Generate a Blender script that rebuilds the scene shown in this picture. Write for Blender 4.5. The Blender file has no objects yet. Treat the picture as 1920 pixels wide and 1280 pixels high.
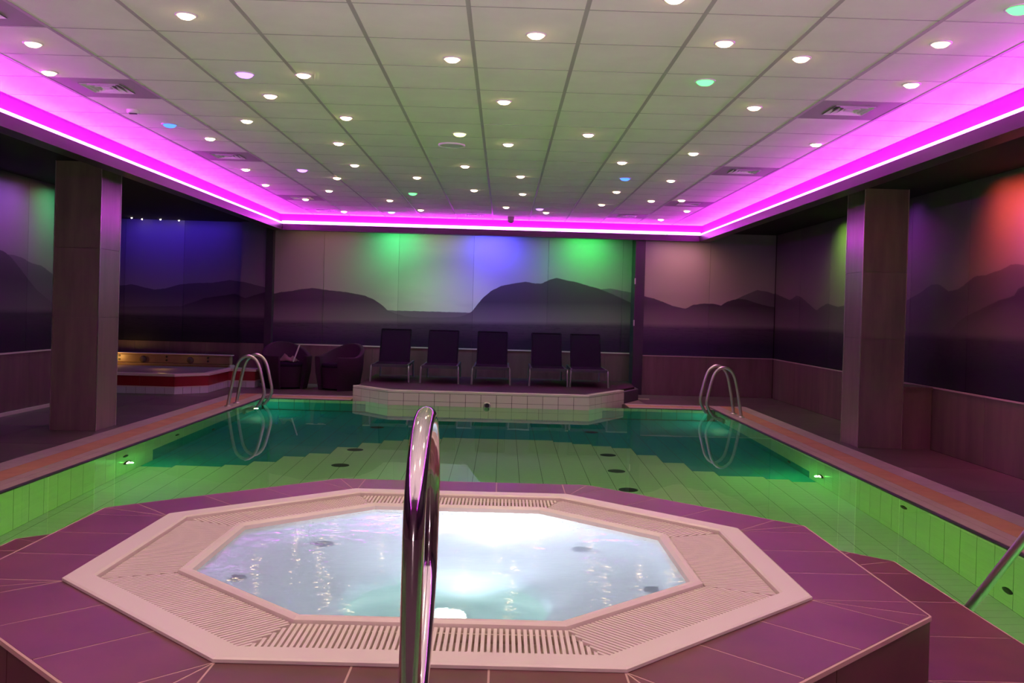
import bpy, bmesh, math, random
from mathutils import Vector, Matrix
random.seed(7)
scene = bpy.context.scene
col = scene.collection
# ------------------------------------------------------------------ camera
CZ = 1.35
cam_d = bpy.data.cameras.new('camera')
cam = bpy.data.objects.new('camera', cam_d); col.objects.link(cam)
cr = Vector((0.99957, -0.008611, 0.028042)); cd = Vector((0.02797, -0.008394, -0.999574)); cw = Vector((0.008843, 0.999928, -0.00815))
M = Matrix.Identity(4)
for i in range(3):
    M[i][0] = cr[i]; M[i][1] = -cd[i]; M[i][2] = -cw[i]
M[2][3] = CZ
cam.matrix_world = M
cam_d.sensor_width = 36.0
cam_d.lens = 1768.4 * 36.0 / 1920.0
cam_d.shift_y = -(640 - 598.38) / 1920.0
cam_d.clip_start = 0.05
scene.camera = cam
# ------------------------------------------------------------------ world, exposure
w = bpy.data.worlds.new('world'); scene.world = w; w.use_nodes = True
w.node_tree.nodes['Background'].inputs[0].default_value = (0.02, 0.018, 0.02, 1)
w.node_tree.nodes['Background'].inputs[1].default_value = 0.0
vs = scene.view_settings
scene.display_settings.display_device = 'sRGB'
vs.view_transform = 'Standard'; vs.look = 'None'; vs.gamma = 1.0; vs.use_curve_mapping = False
vs.exposure = 0.12
cy = scene.cycles
cy.use_denoising = True
cy.max_bounces = 10; cy.diffuse_bounces = 5; cy.glossy_bounces = 5; cy.transmission_bounces = 8; cy.transparent_max_bounces = 8
cy.sample_clamp_indirect = 4.0; cy.sample_clamp_direct = 0.0
cy.caustics_reflective = True; cy.caustics_refractive = True
# light levels, all in one place
L_WARM = (20.0, 13.0, 7.0)
P_DOWN = 18.0
P_FILL = 580.0  # unseen fill lights added behind the viewpoint to lift the ceiling
L_LED_TOP = (540.0, 3.0, 600.0)
L_LED_FRONT = (9.0, 2.4, 11.0)
P_POOL = 24.0
P_TUB = 16.0
P_WASH = 6.0

# ------------------------------------------------------------------ materials
MATS = {}
def nodes_of(name):
    m = bpy.data.materials.new(name); m.use_nodes = True
    nt = m.node_tree; b = nt.nodes['Principled BSDF']
    MATS[name] = m
    return m, nt, b
def math_n(nt, op, a, b=None, c=None, clamp=False):
    n = nt.nodes.new('ShaderNodeMath'); n.operation = op; n.use_clamp = clamp
    for i, v in enumerate((a, b, c)):
        if v is None: continue
        if isinstance(v, (int, float)): n.inputs[i].default_value = v
        else: nt.links.new(v, n.inputs[i])
    return n.outputs[0]
def mix_n(nt, f, a, b):
    n = nt.nodes.new('ShaderNodeMix'); n.data_type = 'RGBA'
    for s, v in ((n.inputs[0], f), (n.inputs[6], a), (n.inputs[7], b)):
        if isinstance(v, (int, float)): s.default_value = v
        elif isinstance(v, tuple): s.default_value = (v[0], v[1], v[2], 1)
        else: nt.links.new(v, s)
    return n.outputs[2]
def noise_n(nt, scale, vec=None, detail=3.0, rough=0.55):
    n = nt.nodes.new('ShaderNodeTexNoise'); n.inputs['Scale'].default_value = scale
    n.inputs['Detail'].default_value = detail; n.inputs['Roughness'].default_value = rough
    if vec is not None: nt.links.new(vec, n.inputs['Vector'])
    return n.outputs['Fac']
def geo_pos(nt, scale=(1, 1, 1)):
    g = nt.nodes.new('ShaderNodeNewGeometry')
    mp = nt.nodes.new('ShaderNodeMapping'); mp.inputs['Scale'].default_value = scale
    nt.links.new(g.outputs['Position'], mp.inputs['Vector'])
    return mp.outputs['Vector']
def mat(name, c, rough=0.5, metal=0.0, var=0.0, vscale=(3, 3, 3), bump=0.0, bscale=60.0, spec=0.5, island=0.0):
    m, nt, b = nodes_of(name)
    b.inputs['Roughness'].default_value = rough; b.inputs['Metallic'].default_value = metal
    b.inputs['Specular IOR Level'].default_value = spec
    out = None
    if var > 0:
        f = noise_n(nt, 1.0, geo_pos(nt, vscale), 4.0, 0.6)
        f = math_n(nt, 'MULTIPLY_ADD', f, 2.4, -0.7, True)
        lo = tuple(max(0, x * (1 - var)) for x in c); hi = tuple(min(1, x * (1 + var)) for x in c)
        out = mix_n(nt, f, lo, hi)
    if island > 0:
        oi = nt.nodes.new('ShaderNodeObjectInfo')
        k = math_n(nt, 'MULTIPLY_ADD', oi.outputs['Random'], 2 * island, 1 - island)
        hs = nt.nodes.new('ShaderNodeHueSaturation'); nt.links.new(k, hs.inputs['Value'])
        if out is None: hs.inputs['Color'].default_value = (*c, 1)
        else: nt.links.new(out, hs.inputs['Color'])
        out = hs.outputs[0]
    if out is None: b.inputs['Base Color'].default_value = (*c, 1)
    else: nt.links.new(out, b.inputs['Base Color'])
    if bump > 0:
        bn = nt.nodes.new('ShaderNodeBump'); bn.inputs['Strength'].default_value = bump; bn.inputs['Distance'].default_value = 0.01
        nt.links.new(noise_n(nt, bscale, geo_pos(nt)), bn.inputs['Height']); nt.links.new(bn.outputs[0], b.inputs['Normal'])
    return m
def emit(name, rgb, strength=1.0):
    m = bpy.data.materials.new(name); m.use_nodes = True; nt = m.node_tree
    nt.nodes.remove(nt.nodes['Principled BSDF'])
    e = nt.nodes.new('ShaderNodeEmission'); e.inputs[0].default_value = (*rgb, 1); e.inputs[1].default_value = strength
    nt.links.new(e.outputs[0], nt.nodes['Material Output'].inputs[0]); MATS[name] = m
    return m
def water_mat(name, tint, rough, bstr, bscale, milk=0.0, milkcol=(0.8, 0.9, 1)):
    m = bpy.data.materials.new(name); m.use_nodes = True; nt = m.node_tree
    nt.nodes.remove(nt.nodes['Principled BSDF'])
    g = nt.nodes.new('ShaderNodeBsdfRefraction'); g.inputs['Color'].default_value = (*tint, 1)
    g.inputs['Roughness'].default_value = rough; g.inputs['IOR'].default_value = 1.333
    bn = nt.nodes.new('ShaderNodeBump'); bn.inputs['Strength'].default_value = bstr; bn.inputs['Distance'].default_value = 0.02
    nt.links.new(noise_n(nt, bscale, geo_pos(nt, (1, 1.6, 1)), 3.0), bn.inputs['Height']); nt.links.new(bn.outputs[0], g.inputs['Normal'])
    gl = nt.nodes.new('ShaderNodeBsdfGlossy'); gl.inputs['Roughness'].default_value = rough; nt.links.new(bn.outputs[0], gl.inputs['Normal'])
    fr = nt.nodes.new('ShaderNodeFresnel'); fr.inputs[0].default_value = 1.333; nt.links.new(bn.outputs[0], fr.inputs['Normal'])
    body = g.outputs[0]
    if milk > 0:
        d = nt.nodes.new('ShaderNodeBsdfTranslucent'); d.inputs[0].default_value = (*milkcol, 1)
        mx = nt.nodes.new('ShaderNodeMixShader'); mx.inputs[0].default_value = milk
        nt.links.new(body, mx.inputs[1]); nt.links.new(d.outputs[0], mx.inputs[2]); body = mx.outputs[0]
    mf = nt.nodes.new('ShaderNodeMixShader'); nt.links.new(fr.outputs[0], mf.inputs[0]); nt.links.new(body, mf.inputs[1]); nt.links.new(gl.outputs[0], mf.inputs[2])
    o = mf.outputs[0]
    nt.links.new(o, nt.nodes['Material Output'].inputs[0]); MATS[name] = m
    return m

mat('ceiling_tile', (0.86, 0.83, 0.79), 0.9, var=0.04, bump=0.15, bscale=180, spec=0.2)
mat('ceiling_metal', (0.44, 0.41, 0.40), 0.5, spec=0.4)
mat('vent_panel', (0.30, 0.29, 0.27), 0.6)
mat('vent_metal', (0.75, 0.74, 0.74), 0.35)
mat('white_paint', (0.80, 0.78, 0.78), 0.7)
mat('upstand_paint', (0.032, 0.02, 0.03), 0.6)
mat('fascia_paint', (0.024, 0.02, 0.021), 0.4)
mat('soffit_paint', (0.018, 0.015, 0.018), 0.8, spec=0.2)
mat('column_tile', (0.155, 0.112, 0.10), 0.30, var=0.22, vscale=(9, 9, 1.2), island=0.05)
mat('wainscot_tile', (0.11, 0.072, 0.062), 0.42, var=0.28, vscale=(6, 6, 0.8), island=0.07)
mat('pale_trim', (0.55, 0.48, 0.42), 0.4)
mat('deck_tile', (0.092, 0.064, 0.066), 0.34, var=0.22, vscale=(2, 2, 2), island=0.07)
mat('grout', (0.16, 0.12, 0.11), 0.8)
mat('grout_dark', (0.05, 0.05, 0.045), 0.8)
mat('coping_pale', (0.42, 0.31, 0.27), 0.45, var=0.1, vscale=(4, 4, 4), island=0.04)
mat('coping_orange', (0.47, 0.225, 0.115), 0.5, var=0.12, vscale=(5, 5, 5), island=0.04)
mat('coping_outer', (0.40, 0.30, 0.31), 0.45, var=0.12, vscale=(5, 5, 5), island=0.04)
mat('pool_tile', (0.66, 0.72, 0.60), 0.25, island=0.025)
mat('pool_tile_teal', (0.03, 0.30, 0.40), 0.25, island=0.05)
mat('white_tile', (0.72, 0.66, 0.60), 0.2, island=0.02)
mat('plinth_tile', (0.125, 0.040, 0.036), 0.34, var=0.22, vscale=(3, 3, 3), island=0.08)
mat('platform_tile', (0.02, 0.010, 0.009), 0.6, spec=0.2)
mat('plinth_side', (0.10, 0.05, 0.04), 0.45, var=0.2, vscale=(3, 3, 3), island=0.05)
mat('plinth_grout', (0.50, 0.33, 0.27), 0.8)
mat('cream_plastic', (0.76, 0.66, 0.57), 0.32)
mat('tub_shell', (0.80, 0.86, 0.90), 0.3)
mat('chrome', (0.72, 0.69, 0.66), 0.10, 1.0)
mat('brushed_steel', (0.70, 0.65, 0.61), 0.34, 1.0)
mat('jet_grey', (0.10, 0.10, 0.13), 0.4)
mat('dark_fitting', (0.02, 0.025, 0.025), 0.5)
mat('lounger_fabric', (0.005, 0.005, 0.0065), 0.9, spec=0.04, bump=0.3, bscale=400)
mat('lounger_frame', (0.06, 0.063, 0.075), 0.4, 0.5)
mat('lounger_leg', (0.30, 0.31, 0.33), 0.35, 0.7)
mat('wicker', (0.014, 0.010, 0.010), 0.7, spec=0.15, bump=0.8, bscale=120)
mat('black_post', (0.012, 0.01, 0.014), 0.45)
mat('red_tile', (0.20, 0.006, 0.010), 0.3, island=0.06)
mat('spa_rim', (0.62, 0.50, 0.48), 0.3)
mat('spa_shell', (0.24, 0.16, 0.10), 0.35, var=0.15)
mat('lavender_tile', (0.55, 0.50, 0.60), 0.3, island=0.05)
mat('towel', (0.10, 0.07, 0.05), 0.9)
mat('white_plastic', (0.75, 0.74, 0.74), 0.4)
emit('lamp_warm', L_WARM)
emit('lamp_purple', (1.5, 0.62, 3.2))
emit('lamp_blue', (0.16, 0.5, 4.0))
emit('lamp_green', (0.34, 4.5, 0.62))
emit('lamp_lime', (2.6, 3.0, 0.9))
emit('lamp_aqua', (0.9, 1.7, 1.6))
emit('led_top', L_LED_TOP)
emit('led', L_LED_FRONT)
emit('pool_lamp', (1.0, 1.0, 0.35), 60.0)
emit('tub_lamp', (0.85, 0.95, 1.0), 14.0)
emit('star', (1.0, 0.8, 0.6), 30.0)
water_mat('pool_water', (0.84, 1.0, 0.82), 0.0, 0.012, 1.5)
water_mat('tub_water', (0.93, 0.99, 1.0), 0.0, 0.15, 6.0, 0.36, (0.82, 0.87, 1.0))

def mural(name, axis, u0, u1, front, back, hz0, hz1, val=0.56, glow=None):
    """printed landscape: dusk sky, two mountain layers, mist and sea; ridges are (u, z) lists in metres on the wall"""
    m, nt, b = nodes_of(name)
    b.inputs['Roughness'].default_value = 0.42; b.inputs['Specular IOR Level'].default_value = 0.22
    g = nt.nodes.new('ShaderNodeNewGeometry'); sp = nt.nodes.new('ShaderNodeSeparateXYZ'); nt.links.new(g.outputs['Position'], sp.inputs[0])
    U = sp.outputs[axis]; Zc = sp.outputs[2]
    u = math_n(nt, 'MULTIPLY_ADD', U, 1.0 / (u1 - u0), -u0 / (u1 - u0), True)
    def curve(pts):
        n = nt.nodes.new('ShaderNodeFloatCurve'); cm = n.mapping; c = cm.curves[0]
        P = sorted(((min(1, max(0, (a - u0) / (u1 - u0))), z - 1.0) for a, z in pts))
        if P[0][0] > 0.002: P.insert(0, (0.0, P[0][1]))
        if P[-1][0] < 0.998: P.append((1.0, P[-1][1]))
        while len(c.points) < len(P): c.points.new(0.5, 0.5)
        for q, (a, z) in zip(c.points, P):
            q.location = (a, z); q.handle_type = 'VECTOR'
        cm.use_clip = False; cm.update()
        nt.links.new(u, n.inputs['Value'])
        return math_n(nt, 'ADD', n.outputs[0], 1.0)
    wob = noise_n(nt, 14.0, g.outputs['Position'], 4.0)
    def mask(pts):
        r = math_n(nt, 'MULTIPLY_ADD', wob, 0.02, curve(pts))
        return math_n(nt, 'MULTIPLY_ADD', math_n(nt, 'SUBTRACT', r, Zc), 130.0, 0.8, True)
    hz = math_n(nt, 'MULTIPLY_ADD', u, hz1 - hz0, hz0)
    above = math_n(nt, 'SUBTRACT', Zc, hz)
    t = math_n(nt, 'MULTIPLY', above, 0.75, None, True)
    sky = mix_n(nt, t, (0.50, 0.42, 0.37), (0.24, 0.21, 0.27))
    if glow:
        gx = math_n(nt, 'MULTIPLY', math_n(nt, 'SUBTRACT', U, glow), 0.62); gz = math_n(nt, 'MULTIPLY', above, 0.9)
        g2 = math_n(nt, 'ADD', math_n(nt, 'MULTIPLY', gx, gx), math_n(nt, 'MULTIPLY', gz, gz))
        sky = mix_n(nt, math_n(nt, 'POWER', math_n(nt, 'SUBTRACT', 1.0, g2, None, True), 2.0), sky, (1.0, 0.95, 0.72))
    cl = noise_n(nt, 1.0, geo_pos(nt, (0.35, 0.35, 1.6)), 4.0, 0.55)
    sky = mix_n(nt, math_n(nt, 'MULTIPLY_ADD', cl, 2.0, -0.95, True), sky, (0.33, 0.28, 0.31))
    mist = math_n(nt, 'MULTIPLY_ADD', above, -2.6, 0.95, True)
    far = mix_n(nt, mist, (0.16, 0.135, 0.155), (0.27, 0.23, 0.23))
    near = mix_n(nt, mist, (0.06, 0.05, 0.06), (0.24, 0.205, 0.205))
    c = mix_n(nt, mask(back), sky, far) if back else sky
    c = mix_n(nt, mask(front), c, near)
    ws = noise_n(nt, 1.0, geo_pos(nt, (5, 5, 45)), 4.0, 0.7)
    sea_d = math_n(nt, 'MULTIPLY', above, -3.2, None, True)
    sea = mix_n(nt, sea_d, (0.085, 0.072, 0.085), (0.022, 0.020, 0.038))
    sea = mix_n(nt, math_n(nt, 'MULTIPLY_ADD', ws, 3.0, -1.5, True), sea, (0.010, 0.009, 0.018))
    c = mix_n(nt, math_n(nt, 'MULTIPLY_ADD', above, -14.0, 0.5, True), c, sea)
    oi = nt.nodes.new('ShaderNodeObjectInfo')
    hs = nt.nodes.new('ShaderNodeHueSaturation'); nt.links.new(c, hs.inputs['Color'])
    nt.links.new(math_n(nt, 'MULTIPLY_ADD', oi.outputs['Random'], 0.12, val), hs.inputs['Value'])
    nt.links.new(hs.outputs[0], b.inputs['Base Color'])
    return m
R_BACK = [(-4.029, 1.529), (-3.891, 1.561), (-3.707, 1.584), (-3.569, 1.616), (-3.339, 1.65), (-3.061, 1.621), (-2.737, 1.593), (-2.43, 1.546), (-2.272, 1.486), (-2.13, 1.397), (-2.017, 1.298), (-1.848, 1.238), (-1.709, 1.205), (-1.523, 1.192), (-1.153, 1.197), (-0.875, 1.21), (-0.69, 1.243), (-0.554, 1.321), (-0.464, 1.444), (-0.375, 1.558), (-0.239, 1.682), (-0.056, 1.78), (0.128, 1.822), (0.359, 1.866), (0.499, 1.842), (0.638, 1.837), (0.775, 1.906), (0.895, 1.946), (1.053, 1.913), (1.24, 1.882), (1.427, 1.831), (1.614, 1.79), (1.802, 1.721), (1.99, 1.643), (2.254, 1.53)]
R_BACK2 = [(1.2, 1.3), (1.5, 1.70), (1.615, 1.753), (1.708, 1.774), (1.847, 1.787), (2.033, 1.756), (2.248, 1.724)]
R_RS = [(2.367, 1.666), (2.577, 1.617), (2.715, 1.567), (2.853, 1.516), (3.081, 1.468), (3.215, 1.536), (3.396, 1.568), (3.578, 1.564), (3.687, 1.54), (3.803, 1.616), (3.983, 1.666), (4.12, 1.652), (4.304, 1.594), (4.487, 1.553), (4.578, 1.538)]
R_RS2 = [(2.4, 1.2), (3.7, 1.5), (3.849, 1.617), (3.983, 1.675), (4.118, 1.742), (4.297, 1.82), (4.48, 1.798), (4.571, 1.764)]
R_RW = [(16.102, 1.785), (15.183, 1.647), (14.829, 1.719), (14.586, 1.682), (13.867, 1.475), (13.753, 1.514), (13.417, 1.582), (12.982, 1.527), (12.738, 1.548), (12.01, 1.435), (11.335, 1.425), (10.774, 1.592), (10.379, 1.683), (10.15, 1.759), (9.963, 1.754), (9.753, 1.676), (9.524, 1.693), (9.353, 1.763), (9.207, 1.811), (9.002, 1.814), (8.751, 1.85), (8.533, 1.898), (8.329, 1.879), (7.6, 1.80), (6.5, 1.9), (5.0, 1.7), (3.0, 1.8), (0.0, 1.6)]
R_RW2 = [(9.8, 1.2), (9.471, 1.39), (8.954, 1.522), (8.734, 1.571), (8.488, 1.607), (8.43, 1.668), (8.319, 1.699), (7.0, 1.6), (5.0, 1.5)]
R_LW = [(0.0, 1.6), (4.0, 1.75), (7.5, 1.9), (9.5, 1.80), (10.6, 1.869), (10.713, 1.852), (10.854, 1.8), (11.013, 1.709), (11.202, 1.592), (11.464, 1.44), (11.877, 1.282), (12.5, 1.25)]
R_LW2 = [(9.5, 1.75), (10.602, 1.821), (10.923, 1.828), (11.105, 1.807), (11.32, 1.756), (11.582, 1.736), (11.859, 1.643), (12.5, 1.5)]
R_N = [(-7.6, 1.5), (-6.687, 1.593), (-6.457, 1.627), (-6.272, 1.586), (-6.059, 1.546), (-5.875, 1.569), (-5.665, 1.64), (-5.417, 1.675), (-5.049, 1.694), (-4.773, 1.748), (-4.496, 1.719), (-4.059, 1.621)]
R_N2 = [(-7.6, 1.2), (-5.591, 1.272), (-5.199, 1.422), (-4.675, 1.511), (-4.461, 1.443), (-4.241, 1.514), (-4.058, 1.574)]
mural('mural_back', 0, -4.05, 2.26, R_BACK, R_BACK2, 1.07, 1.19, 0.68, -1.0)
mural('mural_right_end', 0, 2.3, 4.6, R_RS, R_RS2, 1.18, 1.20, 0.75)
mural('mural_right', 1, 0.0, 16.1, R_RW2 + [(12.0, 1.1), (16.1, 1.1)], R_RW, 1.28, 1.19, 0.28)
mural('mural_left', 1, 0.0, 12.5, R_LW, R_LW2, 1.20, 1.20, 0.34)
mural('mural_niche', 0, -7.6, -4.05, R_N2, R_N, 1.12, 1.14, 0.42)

# ------------------------------------------------------------------ geometry helpers
class MB:
    def __init__(self): self.v = []; self.f = []; self.s = []
    def add(self, vs, fs, smooth=False):
        n = len(self.v); self.v += [tuple(x) for x in vs]; self.f += [tuple(n + i for i in f) for f in fs]; self.s += [smooth] * len(fs)
        return self
    def box(self, x0, x1, y0, y1, z0, z1):
        v = [(x, y, z) for z in (z0, z1) for x, y in ((x0, y0), (x1, y0), (x1, y1), (x0, y1))]
        return self.add(v, [(3, 2, 1, 0), (4, 5, 6, 7), (0, 1, 5, 4), (1, 2, 6, 5), (2, 3, 7, 6), (3, 0, 4, 7)])
    def prism(self, poly, z0, z1):
        n = len(poly); v = [(x, y, z0) for x, y in poly] + [(x, y, z1) for x, y in poly]
        f = [tuple(reversed(range(n))), tuple(range(n, 2 * n))] + [(i, (i + 1) % n, n + (i + 1) % n, n + i) for i in range(n)]
        return self.add(v, f)
    def bar(self, a, b, wd, ht, up=(0, 0, 1)):
        a = Vector(a); b = Vector(b); d = (b - a).normalized(); s = d.cross(Vector(up)).normalized() * wd / 2; u = s.cross(d).normalized() * ht / 2
        v = [p + i * s + j * u for p in (a, b) for i, j in ((-1, -1), (1, -1), (1, 1), (-1, 1))]
        return self.add(v, [(0, 1, 2, 3), (7, 6, 5, 4), (0, 4, 5, 1), (1, 5, 6, 2), (2, 6, 7, 3), (3, 7, 4, 0)])
    def tube(self, path, r, n=12, cap=True):
        path = [Vector(p) for p in path]; rs = r if isinstance(r, (list, tuple)) else [r] * len(path)
        vs = []; prev = None
        for i, p in enumerate(path):
            t = (path[min(i + 1, len(path) - 1)] - path[max(i - 1, 0)]).normalized()
            if prev is None:
                prev = t.cross(Vector((0, 0, 1)) if abs(t.z) < 0.9 else Vector((1, 0, 0))).normalized()
            s = (prev - t * prev.dot(t)).normalized(); prev = s; u = t.cross(s)
            vs += [p + rs[i] * (math.cos(2 * math.pi * k / n) * s + math.sin(2 * math.pi * k / n) * u) for k in range(n)]
        fs = [(i * n + k, i * n + (k + 1) % n, (i + 1) * n + (k + 1) % n, (i + 1) * n + k) for i in range(len(path) - 1) for k in range(n)]
        self.add(vs, fs, True)
        if cap:
            self.add(vs[:n], [tuple(reversed(range(n)))]); self.add(vs[-n:], [tuple(range(n))])
        return self
    def lathe(self, prof, c, n=24, axis='z', cap0=False, cap1=False):
        vs = []
        for r, h in prof:
            for k in range(n):
                a = 2 * math.pi * k / n; x, y = r * math.cos(a), r * math.sin(a)
                q = {'z': (x, y, h), 'x': (h, x, y), 'y': (y, h, x)}[axis]
                vs.append((c[0] + q[0], c[1] + q[1], c[2] + q[2]))
        m = len(prof)
        self.add(vs, [(i * n + k, i * n + (k + 1) % n, (i + 1) * n + (k + 1) % n, (i + 1) * n + k) for i in range(m - 1) for k in range(n)], True)
        if cap0: self.add(vs[:n], [tuple(reversed(range(n)))])
        if cap1: self.add(vs[-n:], [tuple(range(n))])
        return self
    def rings(self, loops, close=True):
        n = len(loops[0]); vs = [p for l in loops for p in l]
        fs = [(i * n + k, i * n + (k + 1) % n, (i + 1) * n + (k + 1) % n, (i + 1) * n + k) for i in range(len(loops) - 1) for k in range(n if close else n - 1)]
        return self.add(vs, fs)
    def mesh(self, name, m):
        me = bpy.data.meshes.new(name); me.from_pydata(self.v, [], self.f); me.materials.append(MATS[m] if isinstance(m, str) else m)
        me.polygons.foreach_set('use_smooth', self.s)
        bm = bmesh.new(); bm.from_mesh(me); bmesh.ops.recalc_face_normals(bm, faces=bm.faces); bm.to_mesh(me); bm.free()
        me.update()
        return me
    def build(self, name, m, parent=None, bevel=0.0, seg=2):
        o = bpy.data.objects.new(name, self.mesh(name, m)); col.objects.link(o)
        if parent is not None:
            o.parent = parent
            p = parent; off = Vector((0, 0, 0))
            while p is not None: off += p.location; p = p.parent
            if not getattr(self, 'local', False): o.location = -off
        if bevel > 0:
            md = o.modifiers.new('bevel', 'BEVEL'); md.width = bevel; md.segments = seg; md.limit_method = 'ANGLE'; md.angle_limit = math.radians(40)
        return o
class LMB(MB):
    local = True            # vertices are already in the parent's own frame
def link_copy(me, name, parent, loc):
    o = bpy.data.objects.new(name, me); col.objects.link(o); o.parent = parent; o.location = loc
    return o
def tag(o, label, cat, group=None, kind=None):
    o['label'] = label; o['category'] = cat
    if group: o['group'] = group
    if kind: o['kind'] = kind
    return o
def thing(name, label, cat, loc=(0, 0, 0), rz=0.0, group=None):
    o = bpy.data.objects.new(name, None); col.objects.link(o); o.location = loc; o.rotation_euler = (0, 0, rz); o.empty_display_size = 0.2
    return tag(o, label, cat, group)
def struct(name, label, cat, mb=None, m=None, loc=(0, 0, 0)):
    o = mb.build(name, m) if mb else bpy.data.objects.new(name, None)
    if not mb: col.objects.link(o); o.location = loc
    return tag(o, label, cat, None, 'structure')
def stuff(o): o['kind'] = 'stuff'; return o
def copy_tree(o, parent=None):
    c = o.copy(); col.objects.link(c); c.parent = parent
    for ch in o.children: copy_tree(ch, c)
    return c

# key dimensions (metres, deck level z = 0)
ZC = 2.885; XL, XR, YF = -3.80, 3.31, 15.90      # ceiling field
ZS = 2.77                                         # soffit
PX0, PX1, PY0, PY1 = -3.45, 3.10, 0.5, 13.70      # pool
ZW, ZB = -0.01, -1.25                             # water, pool floor
WR, WL, WB, WB2, NL, NY = 4.60, -5.65, 16.40, 16.00, -7.60, 12.50
YN = -4.0                                         # wall behind the viewpoint

# ------------------------------------------------------------------ floor (deck)
floor = struct('floor', 'dark brown-grey tiled deck around the pool', 'floor')
base = MB()
for r in ((NL, PX0 - 0.62, YN, WB), (PX1 + 0.62, WR, YN, WB), (PX0 - 0.62, PX1 + 0.62, PY1 + 0.62, WB), (PX0 - 0.62, PX1 + 0.62, YN, PY0 - 0.05)):
    base.box(r[0], r[1], r[2], r[3], -0.25, -0.012)
base.build('grout_bed', 'grout', floor)
def floor_tiles(x0, x1, y0, y1, sx, sy, gap=0.005):
    nx = max(1, round((x1 - x0) / sx)); ny = max(1, round((y1 - y0) / sy)); dx = (x1 - x0) / nx; dy = (y1 - y0) / ny
    me = MB().box(gap / 2, dx - gap / 2, gap / 2, dy - gap / 2, -0.012, 0.0).mesh('deck_tile', 'deck_tile')
    for i in range(nx):
        for j in range(ny): link_copy(me, 'deck_tile', floor, (x0 + i * dx, y0 + j * dy, 0))
floor_tiles(PX1 + 0.62, WR, 2.8, WB2, 0.9, 1.2)
floor_tiles(WL, PX0 - 0.62, 4.0, 13.6, 0.8, 1.2)
floor_tiles(NL, PX0 - 0.62, 13.6, WB, 0.9, 0.95)
floor_tiles(PX0 - 0.62, -2.2, PY1 + 0.62, WB, 0.95, 1.0)
floor_tiles(2.2, PX1 + 0.62, PY1 + 0.62, WB2, 0.8, 0.85)
floor_tiles(PX0 - 0.62, PX1 + 0.62, YN, PY0 - 0.05, 1.2, 1.2)
floor_tiles(NL + 1.95, PX0 - 0.62, YN, 4.0, 0.8, 1.6)
floor_tiles(PX1 + 0.62, WR, YN, 2.8, 0.9, 1.7)

# ------------------------------------------------------------------ walls
def panel_run(root, name, m, axis, wall, a0, a1, z0, z1, step, t=0.012, gap=0.004, side=1):
    n = max(1, round((a1 - a0) / step)); d = (a1 - a0) / n
    for i in range(n):
        p, q = a0 + i * d + gap / 2, a0 + (i + 1) * d - gap / 2
        lo, hi = sorted((wall, wall - side * t))
        mb = MB()
        if axis == 0: mb.box(p, q, lo, hi, z0, z1)
        else: mb.box(lo, hi, p, q, z0, z1)
        mb.build(name, m, root)
wall_back = struct('wall_back', 'far wall with a printed mountain and sea mural above brown tiles', 'wall', MB().box(-4.0, 2.45, WB + 0.02, WB + 0.2, 0, 3.0), 'soffit_paint')
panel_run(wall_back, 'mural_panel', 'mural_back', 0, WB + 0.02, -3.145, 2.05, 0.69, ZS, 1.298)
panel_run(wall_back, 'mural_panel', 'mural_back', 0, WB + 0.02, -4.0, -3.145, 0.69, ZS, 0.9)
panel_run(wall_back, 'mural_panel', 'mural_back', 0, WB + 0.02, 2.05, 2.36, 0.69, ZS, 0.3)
panel_run(wall_back, 'wall_tile', 'wainscot_tile', 0, WB + 0.02, -4.0, 2.36, 0.0, 0.668, 0.6, 0.014)
MB().box(-4.0, 2.36, WB - 0.002, WB + 0.02, 0.668, 0.689).build('wall_trim', 'pale_trim', wall_back)
wall_end = struct('wall_right_end', 'far wall right of the black post, mural over brown tiles', 'wall', MB().box(2.40, WR, WB2 + 0.02, WB2 + 0.2, 0, 3.0), 'soffit_paint')
panel_run(wall_end, 'mural_panel', 'mural_right_end', 0, WB2 + 0.02, 2.37, WR, 0.677, ZS, 1.2)
panel_run(wall_end, 'wall_tile', 'wainscot_tile', 0, WB2 + 0.02, 2.37, WR, 0.0, 0.66, 1.1, 0.014)
MB().box(2.37, WR, WB2, WB2 + 0.02, 0.66, 0.675).build('wall_trim', 'coping_outer', wall_end)
wall_right = struct('wall_right', 'right wall with printed mountains above brown tiles', 'wall', MB().box(WR + 0.02, WR + 0.2, YN, WB2 + 0.2, 0, 3.0), 'soffit_paint')
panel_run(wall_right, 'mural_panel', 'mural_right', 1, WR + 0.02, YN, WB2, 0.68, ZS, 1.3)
panel_run(wall_right, 'wall_tile', 'wainscot_tile', 1, WR + 0.02, YN, WB2, 0.0, 0.655, 1.2, 0.014)
MB().box(WR - 0.002, WR + 0.02, YN, WB2, 0.657, 0.672).build('wall_trim', 'coping_outer', wall_right)
wall_left = struct('wall_left', 'left wall with printed mountains above brown tiles', 'wall', MB().box(WL - 0.2, WL - 0.02, YN, NY, 0, 3.0), 'soffit_paint')
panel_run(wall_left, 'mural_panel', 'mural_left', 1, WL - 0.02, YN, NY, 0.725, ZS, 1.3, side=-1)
panel_run(wall_left, 'wall_tile', 'wainscot_tile', 1, WL - 0.02, YN, NY, 0.0, 0.70, 1.2, 0.014, side=-1)
MB().box(WL - 0.02, WL + 0.002, YN, NY, 0.702, 0.72).build('wall_trim', 'pale_trim', wall_left)
MB().box(WL - 0.02, WL + 0.012, YN, NY, 0.0, 0.04).build('skirting', 'pale_trim', wall_left)
wall_niche = struct('wall_niche', 'dark mural wall of the recess behind the red hot tub', 'wall', MB().box(NL, -4.0, WB + 0.02, WB + 0.2, 0, 3.0).box(NL - 0.2, NL, NY, WB + 0.2, 0, 3.0).box(NL, WL - 0.2, NY - 0.15, NY, 0, 3.0), 'soffit_paint')
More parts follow.
